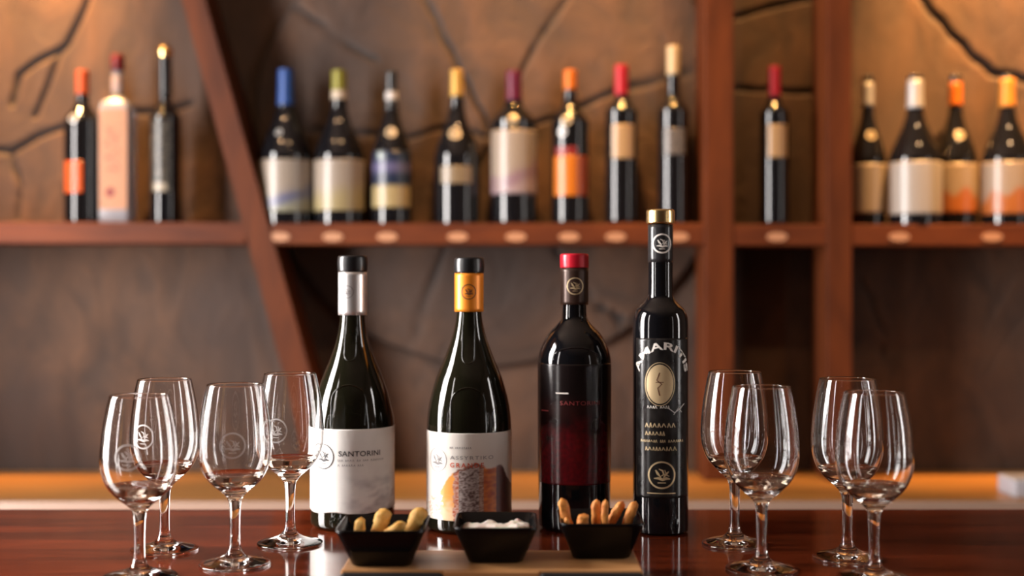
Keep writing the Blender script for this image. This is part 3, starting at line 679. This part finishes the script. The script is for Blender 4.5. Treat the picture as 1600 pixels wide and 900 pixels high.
def shelf_bottle(xc, ytop, ybase, R, shape, d, label, caps, labs, gmat='glass_black', neck=None, glints=(), name='wine_bottle'):
    """caps: [(mat, y0, y1)]; labs: [(y0, y1, x0, x1, paint)] in photo pixels"""
    zb0 = SHZ(xc); kk = d/F; H = PZ(ytop, d)-zb0
    t = thing(name, label, 'bottle', (PX(xc, d), d, zb0), 0, 'wine bottles on the shelf')
    yo = 450-(zb0-ZC)/kk
    zy = lambda y: (yo-y)*kk
    prof = smooth_profile([(z*H, r*R*kk) for z, r in SH[shape]], 4); rf = lerp_r(prof)
    bottle_body('glass_body', prof+[(.975*H, .2*R*kk), (.976*H, 0)], M[gmat], t, 40)
    for i, (m, y0, y1) in enumerate(caps):
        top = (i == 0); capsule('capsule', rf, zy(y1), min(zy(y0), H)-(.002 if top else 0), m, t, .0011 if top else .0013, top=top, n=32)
    for (y0, y1, x0, x1, pt) in labs:
        f = lambda x: math.asin(max(-1, min(1, (x-xc)/R)))
        a0 = f(x0) if x0 > xc-R+1 else -1.7; a1 = f(x1) if x1 < xc+R-1 else 1.7
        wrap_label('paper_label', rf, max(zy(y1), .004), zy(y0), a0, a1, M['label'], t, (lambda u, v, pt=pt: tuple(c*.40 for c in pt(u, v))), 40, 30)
    for (x, y, r, m) in glints:  # blurred highlights on the shoulder, drawn as coloured rings
        D_ = Draw(); D_.ring(r*kk*.8, r*kk*.5, n=20); D_.stroke([(-.3*r*kk, 0), (.3*r*kk, 0)], .3*r*kk)
        wrap2d('glint_ring', D_.v, D_.f, rf, math.asin((x-xc)/max(rf(zy(y))/kk, 1)), zy(y), m, t, .001)
    return t
def SHZ(x): return ZS1+.0021 if x < 400 else (ZS1+.0001 if x < 1120 else ZS1-.0019)
def flat(c): return lambda u, v: c
CR = (.50,.41,.33)
def swirl(c1, c2, c3):
    def p(u, v):
        n = vn(u*5, v*6, 2); s = sst(.45, .25, v+.16*math.sin(u*5+.6)+.2*n); q = sst(.22, .05, v+.12*math.sin(u*5+.6)); return mix(mix(c1, c2, s*.75), c3, q*.8)
    return p
def twotone(ct, cb, k0=.5, k1=.3): return lambda u, v: mix(ct, cb, sst(k0, k1, v+.06*math.sin(u*6)))
glint_w = cm('pale_glint', (.75,.62,.42), .35, .2); glint_s = cm('silver_glint', (.7,.7,.7), .35, .3)  # colours of the painted highlight rings
blue = cm('blue_capsule', (.03,.09,.32)); olive = cm('olive_green_capsule', (.30,.27,.035)); paleband = cm('pale_band', (.68,.55,.42)); blk = M['foil_black']
goldc = cm('gold_capsule', (.70,.42,.10), .35, .4); purple = cm('purple_capsule', (.14,.012,.045)); orange = cm('orange_capsule', (.80,.20,.015)); red = cm('red_shelf_capsule', (.50,.015,.03)); cream = cm('cream_capsule', (.72,.56,.34)); orred = cm('orange_red_capsule', (.62,.10,.02)); dred = cm('dark_red_capsule', (.22,.015,.015)); silver = cm('silver_capsule', (.68,.67,.68), .35, .3)
df = 2.475; dbk = 2.505
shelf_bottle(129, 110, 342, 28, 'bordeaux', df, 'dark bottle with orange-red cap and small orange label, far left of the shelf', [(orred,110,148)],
    [(254,303,108,138,flat((.80,.13,.02)))], glints=[(123,188,7,glint_s)])
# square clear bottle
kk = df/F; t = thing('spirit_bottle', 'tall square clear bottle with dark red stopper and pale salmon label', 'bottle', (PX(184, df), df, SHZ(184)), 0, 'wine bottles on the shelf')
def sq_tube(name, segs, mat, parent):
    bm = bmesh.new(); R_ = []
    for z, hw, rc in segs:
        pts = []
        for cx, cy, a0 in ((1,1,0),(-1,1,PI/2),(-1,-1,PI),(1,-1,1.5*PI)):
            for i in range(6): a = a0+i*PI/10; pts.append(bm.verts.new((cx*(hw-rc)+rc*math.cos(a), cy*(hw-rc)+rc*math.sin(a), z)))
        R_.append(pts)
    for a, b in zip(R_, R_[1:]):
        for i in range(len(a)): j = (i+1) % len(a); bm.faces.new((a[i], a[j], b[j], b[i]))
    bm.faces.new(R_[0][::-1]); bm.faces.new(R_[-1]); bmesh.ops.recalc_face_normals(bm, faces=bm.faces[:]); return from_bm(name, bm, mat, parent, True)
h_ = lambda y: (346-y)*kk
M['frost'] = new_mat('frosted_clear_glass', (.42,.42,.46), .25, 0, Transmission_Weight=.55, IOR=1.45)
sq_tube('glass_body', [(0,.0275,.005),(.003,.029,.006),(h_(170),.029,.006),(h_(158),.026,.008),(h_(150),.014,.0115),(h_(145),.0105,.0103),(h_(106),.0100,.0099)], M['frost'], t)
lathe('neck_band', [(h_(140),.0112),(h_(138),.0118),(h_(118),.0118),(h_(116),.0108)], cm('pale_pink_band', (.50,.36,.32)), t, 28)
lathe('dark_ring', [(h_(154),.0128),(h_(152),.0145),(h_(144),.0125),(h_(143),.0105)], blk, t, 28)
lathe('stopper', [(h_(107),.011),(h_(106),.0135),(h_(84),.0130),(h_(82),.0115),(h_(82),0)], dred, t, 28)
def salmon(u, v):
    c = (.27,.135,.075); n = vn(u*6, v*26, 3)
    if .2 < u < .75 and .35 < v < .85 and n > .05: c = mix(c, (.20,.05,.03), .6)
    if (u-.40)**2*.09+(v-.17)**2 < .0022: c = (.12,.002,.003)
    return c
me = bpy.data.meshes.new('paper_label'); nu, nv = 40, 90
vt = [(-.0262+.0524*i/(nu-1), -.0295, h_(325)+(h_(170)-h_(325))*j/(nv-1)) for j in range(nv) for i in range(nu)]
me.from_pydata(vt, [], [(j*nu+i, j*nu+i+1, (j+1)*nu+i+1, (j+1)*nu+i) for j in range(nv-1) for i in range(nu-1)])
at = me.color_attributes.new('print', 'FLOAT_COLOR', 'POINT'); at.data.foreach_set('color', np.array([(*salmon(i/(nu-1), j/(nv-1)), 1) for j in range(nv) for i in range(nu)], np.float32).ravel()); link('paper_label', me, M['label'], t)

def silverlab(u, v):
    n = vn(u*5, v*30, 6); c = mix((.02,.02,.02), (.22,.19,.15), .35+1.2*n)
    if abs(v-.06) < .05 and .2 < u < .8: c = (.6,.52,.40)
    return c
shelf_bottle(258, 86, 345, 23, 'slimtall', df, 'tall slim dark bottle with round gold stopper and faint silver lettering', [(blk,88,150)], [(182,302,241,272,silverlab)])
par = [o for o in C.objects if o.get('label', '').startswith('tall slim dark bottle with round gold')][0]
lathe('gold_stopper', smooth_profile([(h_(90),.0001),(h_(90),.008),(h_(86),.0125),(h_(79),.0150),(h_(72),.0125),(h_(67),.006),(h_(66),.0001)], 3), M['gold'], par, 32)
shelf_bottle(447, 108, 348, 42, 'burgundy', df, 'wide bottle with blue capsule and cream label with blue wave', [(blue,108,165)], [(252,333,405,489,swirl(CR,(.10,.14,.34),(.50,.48,.30)))], glints=[(441,210,5,glint_s)])
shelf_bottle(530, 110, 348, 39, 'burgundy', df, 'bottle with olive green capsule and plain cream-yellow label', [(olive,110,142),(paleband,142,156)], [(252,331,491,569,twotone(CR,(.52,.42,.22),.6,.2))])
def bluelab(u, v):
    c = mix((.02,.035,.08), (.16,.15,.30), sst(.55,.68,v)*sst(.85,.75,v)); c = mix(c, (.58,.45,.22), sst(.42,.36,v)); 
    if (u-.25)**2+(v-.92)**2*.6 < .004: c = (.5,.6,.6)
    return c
shelf_bottle(612, 111, 346, 31, 'burgundy', df, 'bottle with black cap, white neck ring and blue and cream label', [(blk,111,172),(cm('white_ring',(.70,.66,.64)),144,157)], [(238,326,584,641,bluelab)], glints=[(613,209,8,glint_w)])
shelf_bottle(714, 109, 346, 35, 'burgundy', df, 'bottle with gold capsule and dark label crossed by a tan band', [(goldc,109,152)], [(262,289,690,738,flat((.34,.25,.15)))], glints=[(712,211,9,glint_w)])
shelf_bottle(803, 111, 346, 35, 'bordeaux', df, 'bottle with purple capsule and tall cream label with a lilac wave', [(purple,111,158)], [(206,305,768,838,swirl(CR,(.36,.20,.30),(.60,.46,.46)))], glints=[(801,191,8,glint_w)])
shelf_bottle(891, 110, 346, 29, 'bordeaux', df, 'bottle with orange capsule and vivid orange label', [(orange,110,141)], [(246,308,866,917,lambda u, v: mix((.90,.26,.02),(.42,.07,.01),sst(.45,.8,u))),(232,245,868,900,flat((.35,.03,.03)))], glints=[(884,191,8,glint_w),(878,209,7,glint_s)])
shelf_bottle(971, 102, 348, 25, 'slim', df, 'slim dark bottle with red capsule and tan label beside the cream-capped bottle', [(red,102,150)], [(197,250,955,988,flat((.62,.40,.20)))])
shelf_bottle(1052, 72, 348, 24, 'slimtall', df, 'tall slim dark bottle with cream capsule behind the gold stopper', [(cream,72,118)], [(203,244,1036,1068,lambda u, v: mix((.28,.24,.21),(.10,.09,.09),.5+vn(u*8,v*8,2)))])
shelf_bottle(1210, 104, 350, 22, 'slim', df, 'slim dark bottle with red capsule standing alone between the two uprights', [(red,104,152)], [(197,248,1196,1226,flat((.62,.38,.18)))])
shelf_bottle(1356, 118, 348, 28, 'burgundy', dbk, 'narrower bottle with silver neck and cream label against the right upright', [(blk,118,132),(silver,130,166)], [(258,334,1329,1384,flat(CR))], glints=[(1356,213,7,glint_w)])
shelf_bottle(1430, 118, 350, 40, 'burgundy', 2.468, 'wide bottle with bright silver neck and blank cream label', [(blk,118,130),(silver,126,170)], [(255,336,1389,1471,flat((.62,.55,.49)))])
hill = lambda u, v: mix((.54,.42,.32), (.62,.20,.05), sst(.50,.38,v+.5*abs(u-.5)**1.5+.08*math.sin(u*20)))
shelf_bottle(1493, 118, 350, 33, 'burgundy', dbk+.012, 'bottle with dull orange neck partly behind the wide silver-necked bottle', [(blk,118,132),(orange,130,166)], [(258,334,1459,1527,hill)], glints=[(1492,213,7,glint_w)])
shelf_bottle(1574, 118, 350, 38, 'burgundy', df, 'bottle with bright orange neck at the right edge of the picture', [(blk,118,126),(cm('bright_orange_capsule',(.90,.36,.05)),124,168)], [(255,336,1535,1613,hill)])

# printing belongs to the label or foil it is printed on
for root in [o for o in C.objects if o.get('category') == 'bottle']:
    kids = list(root.children); lab = [k_ for k_ in kids if 'label' in k_.name]; foil = [k_ for k_ in kids if 'foil' in k_.name]
    def zspan(o): zz = [v.co.z for v in o.data.vertices]; return min(zz), max(zz)
    for q in kids:
        if any(w_ in q.name for w_ in ('crest', 'lettering', 'small_print', 'dash', 'oval', 'script', 'gold_line')):
            a_, b_ = zspan(q); m_ = (a_+b_)/2
            for h in lab+foil:
                z0_, z1_ = zspan(h)
                if z0_ <= m_ <= z1_: q.parent = h; break
